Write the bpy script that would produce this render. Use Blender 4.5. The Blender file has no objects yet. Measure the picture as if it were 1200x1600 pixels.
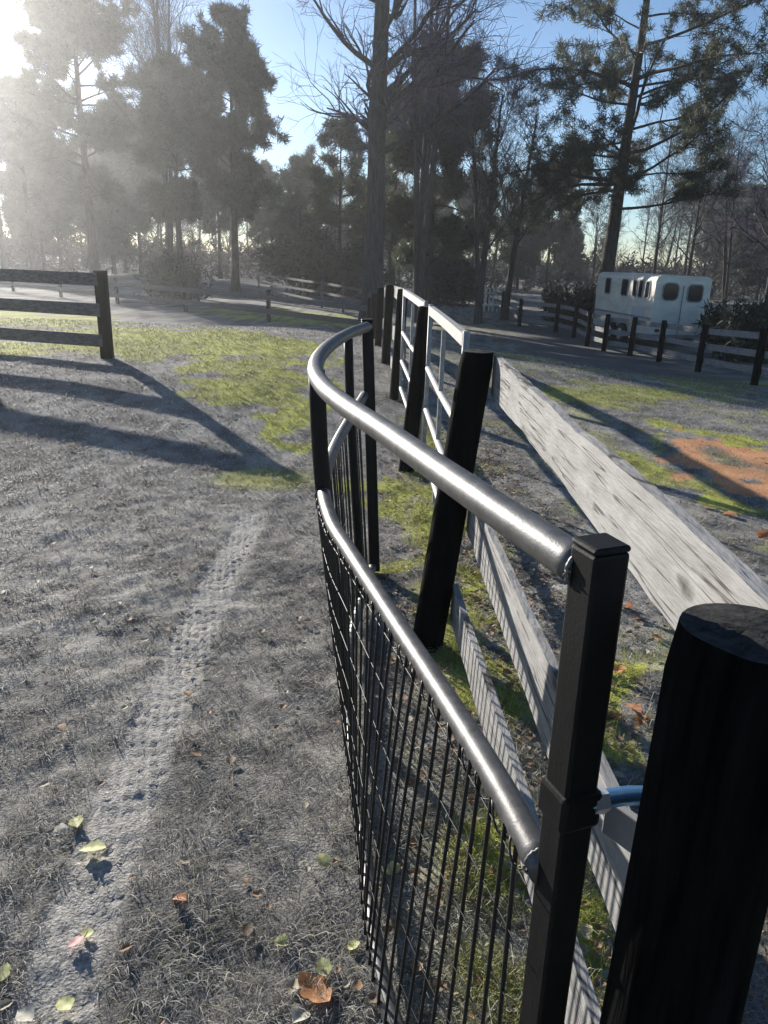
import bpy, math, random
import numpy as np
from math import radians, sin, cos, tan, pi
from mathutils import Vector, Matrix

S = bpy.context.scene
COL = S.collection

# ------------------------------------------------------------------ camera
EYE = 1.6; PITCH = radians(18.7); ROLL = radians(2.0); FPX = 1180.0
_f = np.array([0, cos(PITCH), -sin(PITCH)]); _r0 = np.array([1., 0, 0]); _u0 = np.cross(_r0, _f)
_r = _r0*cos(ROLL) + _u0*sin(ROLL); _u = -_r0*sin(ROLL) + _u0*cos(ROLL)
cd = bpy.data.cameras.new('camera'); cam = bpy.data.objects.new('camera', cd); COL.objects.link(cam)
cd.sensor_fit = 'VERTICAL'; cd.sensor_height = 36; cd.lens = 36*FPX/1600
cd.clip_start = 0.02; cd.clip_end = 3000
M = Matrix((( _r[0], _u[0], -_f[0], 0), (_r[1], _u[1], -_f[1], 0), (_r[2], _u[2], -_f[2], EYE), (0, 0, 0, 1)))
cam.matrix_world = M
S.camera = cam

# ------------------------------------------------------------------ light
SUN_AZ = radians(35)      # left of straight ahead
SUN_EL = radians(15)
sd = np.array([-sin(SUN_AZ)*cos(SUN_EL), cos(SUN_AZ)*cos(SUN_EL), sin(SUN_EL)])   # towards the sun
W = bpy.data.worlds.new('World'); S.world = W; W.use_nodes = True
wn = W.node_tree.nodes; wl = W.node_tree.links
bg = wn['Background']
sky = wn.new('ShaderNodeTexSky'); sky.sky_type = 'NISHITA'; sky.sun_disc = False
sky.sun_elevation = SUN_EL; sky.sun_rotation = -SUN_AZ
sky.air_density = 0.85; sky.dust_density = 0.1; sky.ozone_density = 3.5
wl.new(sky.outputs[0], bg.inputs[0]); bg.inputs[1].default_value = 0.062
ld = bpy.data.lights.new('sun', 'SUN'); ld.energy = 5.0; ld.angle = radians(0.5); ld.color = (1.0, .94, .86)
lo = bpy.data.objects.new('sun', ld); COL.objects.link(lo)
lo.rotation_euler = Vector(sd).to_track_quat('Z', 'Y').to_euler(); lo.location = (-20, 35, 20)
S.view_settings.view_transform = 'Standard'; S.view_settings.look = 'None'
S.view_settings.gamma = 1.0; S.view_settings.exposure = 1.25
S.cycles.max_bounces = 6; S.cycles.transparent_max_bounces = 8; S.cycles.volume_bounces = 0
S.cycles.caustics_reflective = False; S.cycles.caustics_refractive = False

RNG = np.random.default_rng(7); random.seed(7)

# ------------------------------------------------------------------ numeric helpers
def ss(a, b, x):
    t = np.clip((np.asarray(x, float)-a)/(b-a), 0, 1); return t*t*(3-2*t)

def _h(ix, iy, seed):
    n = (ix.astype(np.int64)*374761393 + iy.astype(np.int64)*668265263 + seed*1442695041) & 0x7fffffff
    n = ((n ^ (n >> 13))*1274126177) & 0x7fffffff
    return ((n ^ (n >> 16)) & 0xffff)/65535.0

def noise(x, y, seed=0):
    x = np.asarray(x, float); y = np.asarray(y, float)
    ix = np.floor(x); iy = np.floor(y); fx = x-ix; fy = y-iy
    fx = fx*fx*(3-2*fx); fy = fy*fy*(3-2*fy)
    a = _h(ix, iy, seed); b = _h(ix+1, iy, seed); c = _h(ix, iy+1, seed); d = _h(ix+1, iy+1, seed)
    return (a*(1-fx)+b*fx)*(1-fy) + (c*(1-fx)+d*fx)*fy

def fbm(x, y, seed=0, o=4):
    s = 0; a = .5; t = 0
    for i in range(o):
        s = s + a*noise(x*2**i, y*2**i, seed+i*17); t += a; a *= .5
    return s/t

def terrain(x, y):
    x = np.asarray(x, float); y = np.asarray(y, float)
    w = ss(1.2, 7, x)
    left = .3*ss(4.3, 9.3, y)*ss(1.5, -2.5, x) - .95*ss(12, 26, y)
    right = -1.0*ss(3, 24, y)
    z = (1-w)*left + w*right
    z = z + .05*(fbm(x*.45, y*.45, 3, 2)-.5)*ss(2.5, 7, np.hypot(x, y))
    return z

def ray(px, py): return _f + _r*(px-600)/FPX - _u*(py-800)/FPX
def at(px, py, z=0.0):          # point of the world at height z seen at a photo position
    d = ray(px, py); t = (z-EYE)/d[2]; return np.array([0, 0, EYE]) + d*t
def atY(px, py, Y):
    d = ray(px, py); return np.array([0, 0, EYE]) + d*(Y/d[1])
def hit(px, py):                # where the line of sight meets the terrain
    d = ray(px, py); lo_, p = 0.3, None
    t = .3
    while t < 300:
        p = np.array([0, 0, EYE]) + d*t
        if p[2] < terrain(p[0], p[1]): break
        t *= 1.01
    a, b = t/1.01, t
    for _ in range(20):
        m = (a+b)/2; p = np.array([0, 0, EYE]) + d*m
        if p[2] < terrain(p[0], p[1]): b = m
        else: a = m
    return p
def gz(x, y): return float(terrain(x, y))

# ------------------------------------------------------------------ object helpers
def mesh_obj(name, V, Fs, mat, parent=None, smooth=True, cols=None):
    """V (n,3); Fs list of (m,k) index arrays (k = 3 or 4)"""
    me = bpy.data.meshes.new(name)
    V = np.asarray(V, np.float32)
    Fs = [np.asarray(f, np.int32) for f in (Fs if isinstance(Fs, list) else [Fs]) if len(f)]
    nl = sum(f.size for f in Fs); nf = sum(len(f) for f in Fs)
    me.vertices.add(len(V)); me.vertices.foreach_set('co', V.ravel())
    me.loops.add(nl); me.polygons.add(nf)
    me.loops.foreach_set('vertex_index', np.concatenate([f.ravel() for f in Fs]))
    tot = np.concatenate([np.full(len(f), f.shape[1], np.int32) for f in Fs])
    st = np.concatenate([[0], np.cumsum(tot)[:-1]]).astype(np.int32)
    me.polygons.foreach_set('loop_start', st)
    me.polygons.foreach_set('use_smooth', np.full(nf, smooth, bool))
    if cols is not None:
        a = me.attributes.new('Col', 'FLOAT_COLOR', 'POINT')
        c = np.ones((len(V), 4), np.float32); c[:, :3] = cols
        a.data.foreach_set('color', c.ravel())
    me.update(calc_edges=True); me.validate()
    if mat: me.materials.append(mat)
    o = bpy.data.objects.new(name, me); COL.objects.link(o)
    if parent: o.parent = parent
    return o

class MB:
    """collects shapes for ONE mesh"""
    def __init__(s): s.V = []; s.F = {3: [], 4: []}; s.n = 0
    def add(s, V, F):
        V = np.asarray(V, float).reshape(-1, 3); F = np.asarray(F, int)
        s.V.append(V); s.F[F.shape[1]].append(F+s.n); s.n += len(V)
    def add2(s, V, Fs):
        V = np.asarray(V, float).reshape(-1, 3); s.V.append(V)
        for F in Fs:
            F = np.asarray(F, int)
            if len(F): s.F[F.shape[1]].append(F+s.n)
        s.n += len(V)
    def tubes(s, P, R, sides=6, caps=False):
        """P (n,k,3), R (n,k)"""
        P = np.asarray(P, float); R = np.asarray(R, float)
        if P.ndim == 2: P = P[None]; R = R[None]
        n, k, _ = P.shape
        T = np.gradient(P, axis=1) if k > 2 else np.repeat(P[:, 1:]-P[:, :1], 2, axis=1)
        T /= np.linalg.norm(T, axis=2, keepdims=True)+1e-9
        mean = T.mean(axis=1)
        ref = np.where(np.abs(mean[:, 2:3]) > .8, np.array([[1., .13, 0]]), np.array([[.07, .05, 1.]]))
        ref = np.repeat(ref[:, None], k, axis=1)
        A = np.cross(T, ref); A /= np.linalg.norm(A, axis=2, keepdims=True)+1e-9
        B = np.cross(T, A)
        an = np.arange(sides)*2*pi/sides
        ring = P[:, :, None] + R[:, :, None, None]*(A[:, :, None]*np.cos(an)[None, None, :, None] + B[:, :, None]*np.sin(an)[None, None, :, None])
        V = ring.reshape(-1, 3)
        base = (np.arange(n)*k*sides)[:, None, None] + (np.arange(k-1)*sides)[None, :, None]
        j = np.arange(sides)[None, None]; j2 = (j+1) % sides
        F = np.stack([base+j, base+j2, base+sides+j2, base+sides+j], axis=-1).reshape(-1, 4)
        if caps:
            Fs = [F]; tri = []; ex = []
            for i in range(n):
                for kk, flip in ((0, True), (k-1, False)):
                    c = len(V)+len(ex); ex.append(P[i, kk])
                    for q in range(sides):
                        a0 = i*k*sides+kk*sides+q; a1 = i*k*sides+kk*sides+(q+1) % sides
                        tri.append((a1, a0, c) if flip else (a0, a1, c))
            s.add2(np.vstack([V, ex]), [F, tri])
        else: s.add(V, F)
        return s
    def box(s, c, d, rot=None):
        c = np.asarray(c, float); d = np.asarray(d, float)/2
        v = np.array([[x, y, z] for x in (-1, 1) for y in (-1, 1) for z in (-1, 1)])*d
        if rot is not None: v = v @ np.asarray(rot).T
        s.add(v+c, [(0, 1, 3, 2), (4, 6, 7, 5), (0, 4, 5, 1), (2, 3, 7, 6), (0, 2, 6, 4), (1, 5, 7, 3)])
        return s
    def build(s, name, mat, parent=None, smooth=True, bevel=0):
        o = mesh_obj(name, np.vstack(s.V), [np.vstack(s.F[k]) for k in (3, 4) if s.F[k]], mat, parent, smooth)
        if bevel:
            m = o.modifiers.new('bevel', 'BEVEL'); m.width = bevel; m.segments = 2; m.limit_method = 'ANGLE'
        return o

def tag(o, label=None, cat=None, group=None, kind=None):
    if label: o['label'] = label
    if cat: o['category'] = cat
    if group: o['group'] = group
    if kind: o['kind'] = kind
    return o

def empty(name, loc=(0, 0, 0), rz=0):
    o = bpy.data.objects.new(name, None); COL.objects.link(o)
    o.location = [float(v) for v in loc]; o.rotation_euler = (0, 0, rz); o.empty_display_size = .2
    return o

def copy_tree(o, parent=None):
    c = o.copy(); COL.objects.link(c)
    if parent: c.parent = parent
    for ch in list(o.children): copy_tree(ch, c)
    return c

# ------------------------------------------------------------------ materials
def mat(name, base=(.5, .5, .5), rough=.8, metal=0., spec=.5, var=0., scale=(8, 8, 8), bump=0., bscale=None, dark=None, attr=False,
        detail=6., lo=.35, hi=.65, coat=0., transl=0.):
    m = bpy.data.materials.new(name); m.use_nodes = True
    N = m.node_tree.nodes; L = m.node_tree.links
    b = N['Principled BSDF']
    b.inputs['Roughness'].default_value = rough; b.inputs['Metallic'].default_value = metal
    b.inputs['Specular IOR Level'].default_value = spec
    if coat: b.inputs['Coat Weight'].default_value = coat; b.inputs['Coat Roughness'].default_value = .25
    col = None
    if attr:
        a = N.new('ShaderNodeAttribute'); a.attribute_name = 'Col'; col = a.outputs['Color']
    tc = N.new('ShaderNodeTexCoord'); mp = N.new('ShaderNodeMapping'); mp.inputs['Scale'].default_value = scale
    L.new(tc.outputs['Object'], mp.inputs['Vector'])
    nz = N.new('ShaderNodeTexNoise'); nz.inputs['Scale'].default_value = 1; nz.inputs['Detail'].default_value = detail
    nz.inputs['Roughness'].default_value = .65
    L.new(mp.outputs[0], nz.inputs['Vector'])
    mr = N.new('ShaderNodeMapRange'); mr.inputs['From Min'].default_value = lo; mr.inputs['From Max'].default_value = hi
    L.new(nz.outputs['Fac'], mr.inputs['Value'])
    if attr:
        mx = N.new('ShaderNodeMix'); mx.data_type = 'RGBA'; mx.blend_type = 'MULTIPLY'; mx.inputs['Factor'].default_value = 1
        mr.inputs['To Min'].default_value = 1-var; mr.inputs['To Max'].default_value = 1+var
        L.new(col, mx.inputs['A']); L.new(mr.outputs[0], mx.inputs['B']); out = mx.outputs['Result']
    else:
        mx = N.new('ShaderNodeMix'); mx.data_type = 'RGBA'
        d = dark if dark else tuple(c*(1-var) for c in base)
        l = base if dark else tuple(min(1, c*(1+var)) for c in base)
        mx.inputs['A'].default_value = (*d, 1); mx.inputs['B'].default_value = (*l, 1)
        L.new(mr.outputs[0], mx.inputs['Factor']); out = mx.outputs['Result']
    L.new(out, b.inputs['Base Color'])
    if bump:
        bp = N.new('ShaderNodeBump'); bp.inputs['Strength'].default_value = 1; bp.inputs['Distance'].default_value = bump
        n2 = nz
        if bscale:
            mp2 = N.new('ShaderNodeMapping'); mp2.inputs['Scale'].default_value = bscale
            n2 = N.new('ShaderNodeTexNoise'); n2.inputs['Scale'].default_value = 1; n2.inputs['Detail'].default_value = 6
            L.new(tc.outputs['Object'], mp2.inputs['Vector']); L.new(mp2.outputs[0], n2.inputs['Vector'])
        L.new(n2.outputs['Fac'], bp.inputs['Height']); L.new(bp.outputs[0], b.inputs['Normal'])
    if transl:
        t = N.new('ShaderNodeBsdfTranslucent'); L.new(out, t.inputs['Color'])
        ms = N.new('ShaderNodeMixShader'); ms.inputs[0].default_value = transl
        L.new(b.outputs[0], ms.inputs[1]); L.new(t.outputs[0], ms.inputs[2])
        L.new(ms.outputs[0], N['Material Output'].inputs['Surface'])
    return m

M_ground = mat('lawn_soil', attr=True, rough=1, spec=.1, var=.35, scale=(60, 60, 60), bump=.006, bscale=(130, 130, 130), detail=8)
M_grass = mat('grass_blades', attr=True, rough=.7, spec=.25, var=.2, scale=(5, 5, 5), transl=.3)
M_board = mat('weathered_board', (.33, .325, .315), rough=.9, spec=.15, dark=(.19, .185, .178), scale=(22, 7, 30), bump=.003, bscale=(120, 22, 210), lo=.28, hi=.72, detail=12)
M_fboard = mat('dark_board', (.16, .15, .14), rough=.85, spec=.25, dark=(.06, .055, .05), scale=(14, 14, 40), bump=.002)
M_post = mat('tarred_post', (.009, .0088, .0085), rough=.95, spec=.03, dark=(.002, .002, .002), scale=(45, 45, 5), bump=.006, bscale=(60, 60, 6))
M_ptop = mat('post_end_grain', (.05, .049, .048), rough=.9, spec=.1, dark=(.014, .014, .014), scale=(50, 50, 50), bump=.003)
M_pipe = mat('painted_steel', (.105, .103, .1), rough=.43, metal=.5, spec=.45, var=.35, scale=(30, 30, 30), bump=.0003, bscale=(300, 300, 300))
M_pale = mat('pale_painted_tube', (.40, .39, .37), rough=.55, spec=.35, dark=(.24, .235, .22), scale=(30, 30, 30))
M_bar = mat('black_steel', (.007, .007, .007), rough=.55, spec=.18, var=.3, scale=(40, 40, 20), bump=.0004, bscale=(200, 200, 200))
M_wire = mat('wire_mesh', (.02, .02, .02), rough=.5, metal=.3, var=.3, scale=(50, 50, 50))
M_zinc = mat('bright_zinc', (.8, .8, .8), rough=.35, metal=.8, var=.1)
M_galv = mat('sky_tinted_bolt', (.16, .36, .62), rough=.38, metal=1, var=.1, scale=(60, 60, 60))  # steel bolt; blue of the reflected sky is put into its base colour
M_white = mat('white_trailer_skin', (.80, .74, .64), rough=.5, spec=.3, dark=(.60, .55, .47), scale=(1.2, 1.2, 4))
M_glass = mat('dark_window', (.02, .022, .025), rough=.08, spec=.6, var=.1)
M_rubber = mat('tyre_rubber', (.03, .03, .03), rough=.9, var=.3)
M_grey = mat('grey_trim', (.25, .25, .25), rough=.5, var=.2)
M_bark = mat('grey_bark', (.08, .075, .07), rough=.95, spec=.15, dark=(.035, .032, .03), scale=(14, 14, 3), bump=.02)
M_pbark = mat('pine_bark', (.085, .068, .058), rough=.95, spec=.15, dark=(.03, .026, .023), scale=(12, 12, 2.5), bump=.02)
M_twig = mat('bare_twigs', (.085, .075, .08), rough=.9, spec=.2, var=.3, scale=(3, 3, 3))
M_twigp = mat('budding_twigs', (.13, .095, .15), rough=.9, spec=.2, var=.3, scale=(2, 2, 2))
M_twigl = mat('pale_twigs', (.17, .16, .15), rough=.9, spec=.2, var=.3, scale=(2, 2, 2))
M_needle = mat('pine_needles', (.095, .105, .062), rough=.6, spec=.3, dark=(.05, .056, .036), scale=(.8, .8, .8), transl=.35)
M_cedar = mat('cedar_foliage', (.075, .08, .06), rough=.7, spec=.2, dark=(.02, .026, .017), scale=(.8, .8, .8), transl=.15)
M_brush = mat('winter_brush', (.12, .11, .095), rough=.9, spec=.1, dark=(.05, .047, .04), scale=(.5, .5, .5), transl=.15)

def add_knots(m, scale, r0, r1, dark):
    N = m.node_tree.nodes; L = m.node_tree.links; b = N['Principled BSDF']
    src = b.inputs['Base Color'].links[0].from_socket
    tc = N.new('ShaderNodeTexCoord'); mp = N.new('ShaderNodeMapping'); mp.inputs['Scale'].default_value = scale
    vo = N.new('ShaderNodeTexVoronoi'); vo.inputs['Scale'].default_value = 1
    mr = N.new('ShaderNodeMapRange'); mr.inputs['From Min'].default_value = r0; mr.inputs['From Max'].default_value = r1
    mx = N.new('ShaderNodeMix'); mx.data_type = 'RGBA'; mx.inputs['A'].default_value = (*dark, 1)
    nz = N.new('ShaderNodeTexNoise'); nz.inputs['Scale'].default_value = 30; ad = N.new('ShaderNodeVectorMath'); ad.operation = 'MULTIPLY_ADD'
    ad.inputs[1].default_value = (.12,)*3
    L.new(tc.outputs['Object'], mp.inputs[0]); L.new(tc.outputs['Object'], nz.inputs['Vector'])
    L.new(nz.outputs['Color'], ad.inputs[0]); L.new(mp.outputs[0], ad.inputs[2]); L.new(ad.outputs[0], vo.inputs['Vector'])
    L.new(vo.outputs['Distance'], mr.inputs['Value']); L.new(mr.outputs[0], mx.inputs['Factor']); L.new(src, mx.inputs['B'])
    L.new(mx.outputs['Result'], b.inputs['Base Color'])
def add_cracks(m, scale, wd):
    N = m.node_tree.nodes; L = m.node_tree.links; b = N['Principled BSDF']
    src = b.inputs['Base Color'].links[0].from_socket
    tc = N.new('ShaderNodeTexCoord'); mp = N.new('ShaderNodeMapping'); mp.inputs['Scale'].default_value = scale
    nz = N.new('ShaderNodeTexNoise'); nz.inputs['Scale'].default_value = 1; nz.inputs['Detail'].default_value = 3
    su = N.new('ShaderNodeMath'); su.operation = 'SUBTRACT'; su.inputs[1].default_value = .5
    ab = N.new('ShaderNodeMath'); ab.operation = 'ABSOLUTE'
    mr = N.new('ShaderNodeMapRange'); mr.inputs['From Min'].default_value = wd*.3; mr.inputs['From Max'].default_value = wd
    mx = N.new('ShaderNodeMix'); mx.data_type = 'RGBA'; mx.inputs['A'].default_value = (.07, .065, .06, 1)
    n2 = N.new('ShaderNodeTexNoise'); n2.inputs['Scale'].default_value = 5
    mr2 = N.new('ShaderNodeMapRange'); mr2.inputs['From Min'].default_value = .48; mr2.inputs['From Max'].default_value = .4
    mm = N.new('ShaderNodeMath'); mm.operation = 'MAXIMUM'
    L.new(tc.outputs['Object'], mp.inputs[0]); L.new(mp.outputs[0], nz.inputs['Vector']); L.new(nz.outputs['Fac'], su.inputs[0]); L.new(su.outputs[0], ab.inputs[0])
    L.new(ab.outputs[0], mr.inputs['Value']); L.new(tc.outputs['Object'], n2.inputs['Vector']); L.new(n2.outputs['Fac'], mr2.inputs['Value'])
    L.new(mr.outputs[0], mm.inputs[0]); L.new(mr2.outputs[0], mm.inputs[1]); L.new(mm.outputs[0], mx.inputs['Factor']); L.new(src, mx.inputs['B'])
    L.new(mx.outputs['Result'], b.inputs['Base Color'])
add_cracks(M_board, (6, 1.1, 42), .022)
add_knots(M_board, (3, 3.4, 8), .05, .15, (.06, .055, .05))

# ------------------------------------------------------------------ ground
trk_px = [(412, 775), (375, 845), (345, 900), (300, 1000), (258, 1100), (215, 1200), (176, 1300), (140, 1400), (108, 1500), (70, 1620)]
TRK = np.array([at(*p)[:2] for p in trk_px])
_seg = np.linalg.norm(np.diff(TRK, axis=0), axis=1); _cum = np.concatenate([[0], np.cumsum(_seg)])
def track(x, y):
    """(signed distance across, distance along) of the wheel track"""
    x = np.asarray(x, float); y = np.asarray(y, float)
    best = np.full(x.shape, 9.); sgn = np.zeros(x.shape); al = np.zeros(x.shape)
    for i in range(len(TRK)-1):
        a, b = TRK[i], TRK[i+1]; d = (b-a)/_seg[i]
        s = np.clip((x-a[0])*d[0]+(y-a[1])*d[1], 0, _seg[i])
        dx = x-a[0]-d[0]*s; dy = y-a[1]-d[1]*s; D = np.hypot(dx, dy)
        side = np.sign(dx*d[1]-dy*d[0])
        m = D < best
        best = np.where(m, D, best); sgn = np.where(m, side, sgn); al = np.where(m, _cum[i]+s, al)
    return best*sgn, al

def inpoly(x, y, poly):
    r = np.zeros(x.shape, bool); n = len(poly)
    for i in range(n):
        x1, y1 = poly[i]; x2, y2 = poly[(i+1) % n]
        c = ((y1 > y) != (y2 > y)) & (x < (x2-x1)*(y-y1)/(y2-y1+1e-12)+x1); r ^= c
    return r
GREEN = [[hit(*p)[:2] for p in poly] for poly in (
    [(360, 555), (345, 600), (320, 625), (380, 655), (440, 705), (470, 700), (500, 650), (500, 580), (520, 548), (420, 520), (180, 512), (40, 520), (30, 548), (180, 560)],
    [(-60, 478), (-60, 508), (170, 512), (165, 496), (40, 482)],
    [(325, 478), (330, 492), (420, 500), (425, 485)],
    [(430, 480), (430, 507), (560, 512), (560, 498)],
    [(1000, 655), (1020, 672), (1120, 682), (1210, 705), (1210, 690), (1100, 668)],
    [(960, 675), (1010, 700), (1100, 790), (1180, 810), (1160, 780), (1080, 735), (1000, 685)],
    [(590, 735), (600, 880), (660, 880), (650, 760)],
    [(925, 1020), (1020, 1020), (1010, 1200), (920, 1200)],
    [(880, 1400), (950, 1400), (945, 1650), (870, 1650)])]
CLAY = [[hit(*p)[:2] for p in poly] for poly in (
    [(1035, 672), (1060, 690), (1120, 735), (1165, 765), (1260, 785), (1260, 712), (1150, 690)],)]

def albedo(x, y):
    """real colour of the lawn: dormant straw, soil, green patches, clay"""
    r = np.hypot(x, y)
    n1 = fbm(x*1.3, y*1.3, 11, 3); n2 = fbm(x*7, y*7, 23, 3); n3 = fbm(x*.35, y*.35, 31, 2)
    straw = np.array([.30, .288, .262]); soil = np.array([.115, .108, .1]); green = np.array([.34, .345, .08]); clay = np.array([.52, .27, .14])
    t = np.clip(.5+(n2-.5)*2.2+(n1-.5)*1.3, 0, 1)[..., None]
    c = soil*(1-t) + straw*t
    sc_ = np.clip((r-1.2)*.6, 0, 1)
    jx = x+sc_*(fbm(x*1.7, y*1.7, 5, 3)-.5)*np.clip(r*.22, .15, 3); jy = y+sc_*(fbm(x*1.7+40, y*1.7, 6, 3)-.5)*np.clip(r*.22, .15, 4)
    g = np.zeros(x.shape)
    for P in GREEN: g = np.maximum(g, inpoly(jx, jy, P))
    und = ss(.3, .1, np.abs(x-.45+.02*y))*(y < 8)*ss(.42, .62, fbm(x*4, y*4, 77, 3))
    right = ss(1.0, 2.0, x)*ss(.5, .62, fbm(x*1.1, y*1.1, 91, 3))*.75*(y < 20)
    near = ss(.56, .72, fbm(x*3, y*3, 55, 3))*.4*ss(.0, .4, x)+.7*ss(.35, .15, np.hypot((x+.9)*.7, y-5.35))
    g = np.clip(np.maximum.reduce([g*(.75+.25*ss(.3, .6, n2)), und, right, near]), 0, 1)[..., None]
    worn = (ss(1.1, .3, np.abs(x+.25))*ss(2.6, 1.4, y)*ss(.35, .6, n1*.5+n2*.5))[..., None]   # trodden dark soil beside the gate
    c = c*(1-.55*worn) + soil*.55*worn
    c = c*(1-g) + green*(.75+.5*t)*g
    k = np.zeros(x.shape)
    for P in CLAY: k = np.maximum(k, inpoly(jx, jy, P))
    k = (k*ss(.2, .36, n1))[..., None]
    c = c*(1-k) + clay*(.8+.3*t)*k
    lane = (ss(2.2, 3.2, x-(y-10)*.09)*ss(7.5, 6.0, x-(y-10)*.12)*ss(13, 17, y)*ss(60, 40, y))[..., None]   # gravel farm lane
    c = c*(1-lane*.8) + np.array([.12, .115, .11])*lane*.8
    a, s = track(x, y); w = (ss(.105, .075, np.abs(a))*ss(.25, .45, s))[..., None]
    c = c*(1-w*.8) + np.array([.38, .365, .335])*w*.8
    return c, g[..., 0], k[..., 0], w[..., 0]

def spaced(lo, hi, d0, c0, c1, grow):
    v = list(np.arange(c0, c1, d0)); s = d0
    while v[-1] < hi: s *= grow; v.append(v[-1]+s)
    s = d0; u = []
    x = c0
    while x > lo: s *= grow; x -= s; u.append(x)
    return np.array(u[::-1]+v)
gx = spaced(-700, 700, .014, -2.0, 1.5, 1.05)
gy = spaced(-60, 1200, .014, .8, 3.6, 1.028)
X, Y = np.meshgrid(gx, gy)
def micro(x, y):
    a, s = track(x, y); r = np.hypot(x, y)
    fade = ss(9, 4, r)*ss(.5, 1, np.abs(y)+.5)
    m = .026*(fbm(x*9, y*9, 41, 4)-.5) + .03*(fbm(x*2.6, y*2.6, 43, 3)-.5)
    w = ss(.115, .085, np.abs(a))*ss(.25, .5, s)
    lug = np.sin((a+.2*s)*2*pi/.036+.8*np.sin(s*11))*(np.sin((s-a*2.2)*2*pi/.16) > -.75) - .5*(np.sin((s+np.abs(a)*.7)*2*pi/.07) > .55)
    m = m*(1-.45*w) + w*(-.003+.0055*np.clip(lug*1.5, -1, 1)*(.3+1.0*fbm(x*6, y*6, 47, 2)))
    return m*fade
Z = terrain(X, Y) + micro(X, Y)
C, _, _, _ = albedo(X, Y)
ny, nx = X.shape
i0 = (np.arange(ny-1)[:, None]*nx + np.arange(nx-1)[None]).ravel()
ground = mesh_obj('ground', np.stack([X.ravel(), Y.ravel(), Z.ravel()], 1), np.stack([i0, i0+1, i0+nx+1, i0+nx], 1), M_ground, cols=C.reshape(-1, 3))
tag(ground, kind='structure')

# ------------------------------------------------------------------ grass (one uncountable mass)
def grass_mesh(name, n, r0, r1, pw, th0, th1, lmin, lmax, wmin, seed, keep=None, tilt=(.15, .6)):
    g = np.random.default_rng(seed)
    q = 2-pw
    u = g.random(n); r = (r0**q + u*(r1**q-r0**q))**(1/q)
    th = g.uniform(th0, th1, n)
    x = r*np.sin(th); y = r*np.cos(th)
    c, gr, cl, tr = albedo(x, y)
    k = (g.random(n) > cl*.9) & (g.random(n) > tr*.65)
    if keep is not None: k &= keep(x, y, g)
    x, y, r, c, gr, tr = x[k], y[k], r[k], c[k], gr[k], tr[k]; n = len(x)
    clump = .5*fbm(x*11, y*11, 61, 2)+.5*fbm(x*27, y*27, 63, 2)
    k = (clump > .50) | (g.random(n) < .16)
    x, y, r, c, gr, tr, clump = x[k], y[k], r[k], c[k], gr[k], tr[k], clump[k]; n = len(x)
    z = terrain(x, y)+micro(x, y)-.003
    L = g.uniform(lmin, lmax, n)*(1+.5*gr)*(1-.35*tr)*(.6+.8*clump)
    w = np.maximum(wmin, r*.00075)*g.uniform(.7, 1.3, n)
    el = g.uniform(*tilt, n)*pi/2*(1-.75*tr); az = g.uniform(0, 2*pi, n)
    dx = np.cos(el)*np.cos(az); dy = np.cos(el)*np.sin(az); dz = np.sin(el)
    sx, sy = -np.sin(az)*w/2, np.cos(az)*w/2
    b = np.stack([x, y, z], 1); s = np.stack([sx, sy, 0*sx], 1)
    d = np.stack([dx, dy, dz], 1)*L[:, None]
    mid = b + d*.55 + np.array([0, 0, 1])*(L*.06)[:, None]; tip = b + d*np.array([1, 1, .72]); tip[:, 2] -= .06*L
    V = np.stack([b-s, b+s, mid+s*.8, mid-s*.8, tip], 1).reshape(-1, 3)
    i = np.arange(n)*5
    v = g.uniform(.5, 1.6, n)[:, None]
    straw = np.array([.44, .425, .375]); old = np.array([.2, .19, .172]); gg = np.array([.33, .345, .08])
    pick = g.random(n)[:, None]
    cc = np.where(pick < .55, straw, old)*v
    isg = g.random(n) < (gr*.85+.02)
    cc[isg] = (gg*g.uniform(.7, 1.4, (isg.sum(), 1)))
    cc = cc*.75 + c*.35
    mesh = mesh_obj(name, V, [np.stack([i+3, i+2, i+4], 1), np.stack([i, i+1, i+2, i+3], 1)], M_grass, cols=np.repeat(cc, 5, axis=0))
    return mesh
lane_free = lambda x, y, g: ~((y > 15) & (x > 3) & (x < 9) & (g.random(x.shape) < .8))
o = grass_mesh('lawn_grass', 620000, .55, 18, 1.55, radians(-58), radians(52), .022, .072, .0016, 5, lane_free, tilt=(.04, .42))
tag(o, 'short dormant straw coloured lawn grass with green patches', 'grass', kind='stuff')
# ranker green tufts along the bottom of the fence
g_ = np.random.default_rng(9)
o = grass_mesh('fence_line_grass', 36000, .5, 6.5, 1.2, radians(-6), radians(44), .04, .10, .0022, 6,
               lambda x, y, g: ((np.abs(x-.5) < .32) & (fbm(x*3.2, y*3.2, 87, 2) > .44)) | inpoly(x, y, GREEN[-2]) | inpoly(x, y, GREEN[-1]), tilt=(.3, .85))
tag(o, 'longer green and straw grass tufts along the board fence', 'grass', kind='stuff')

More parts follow.
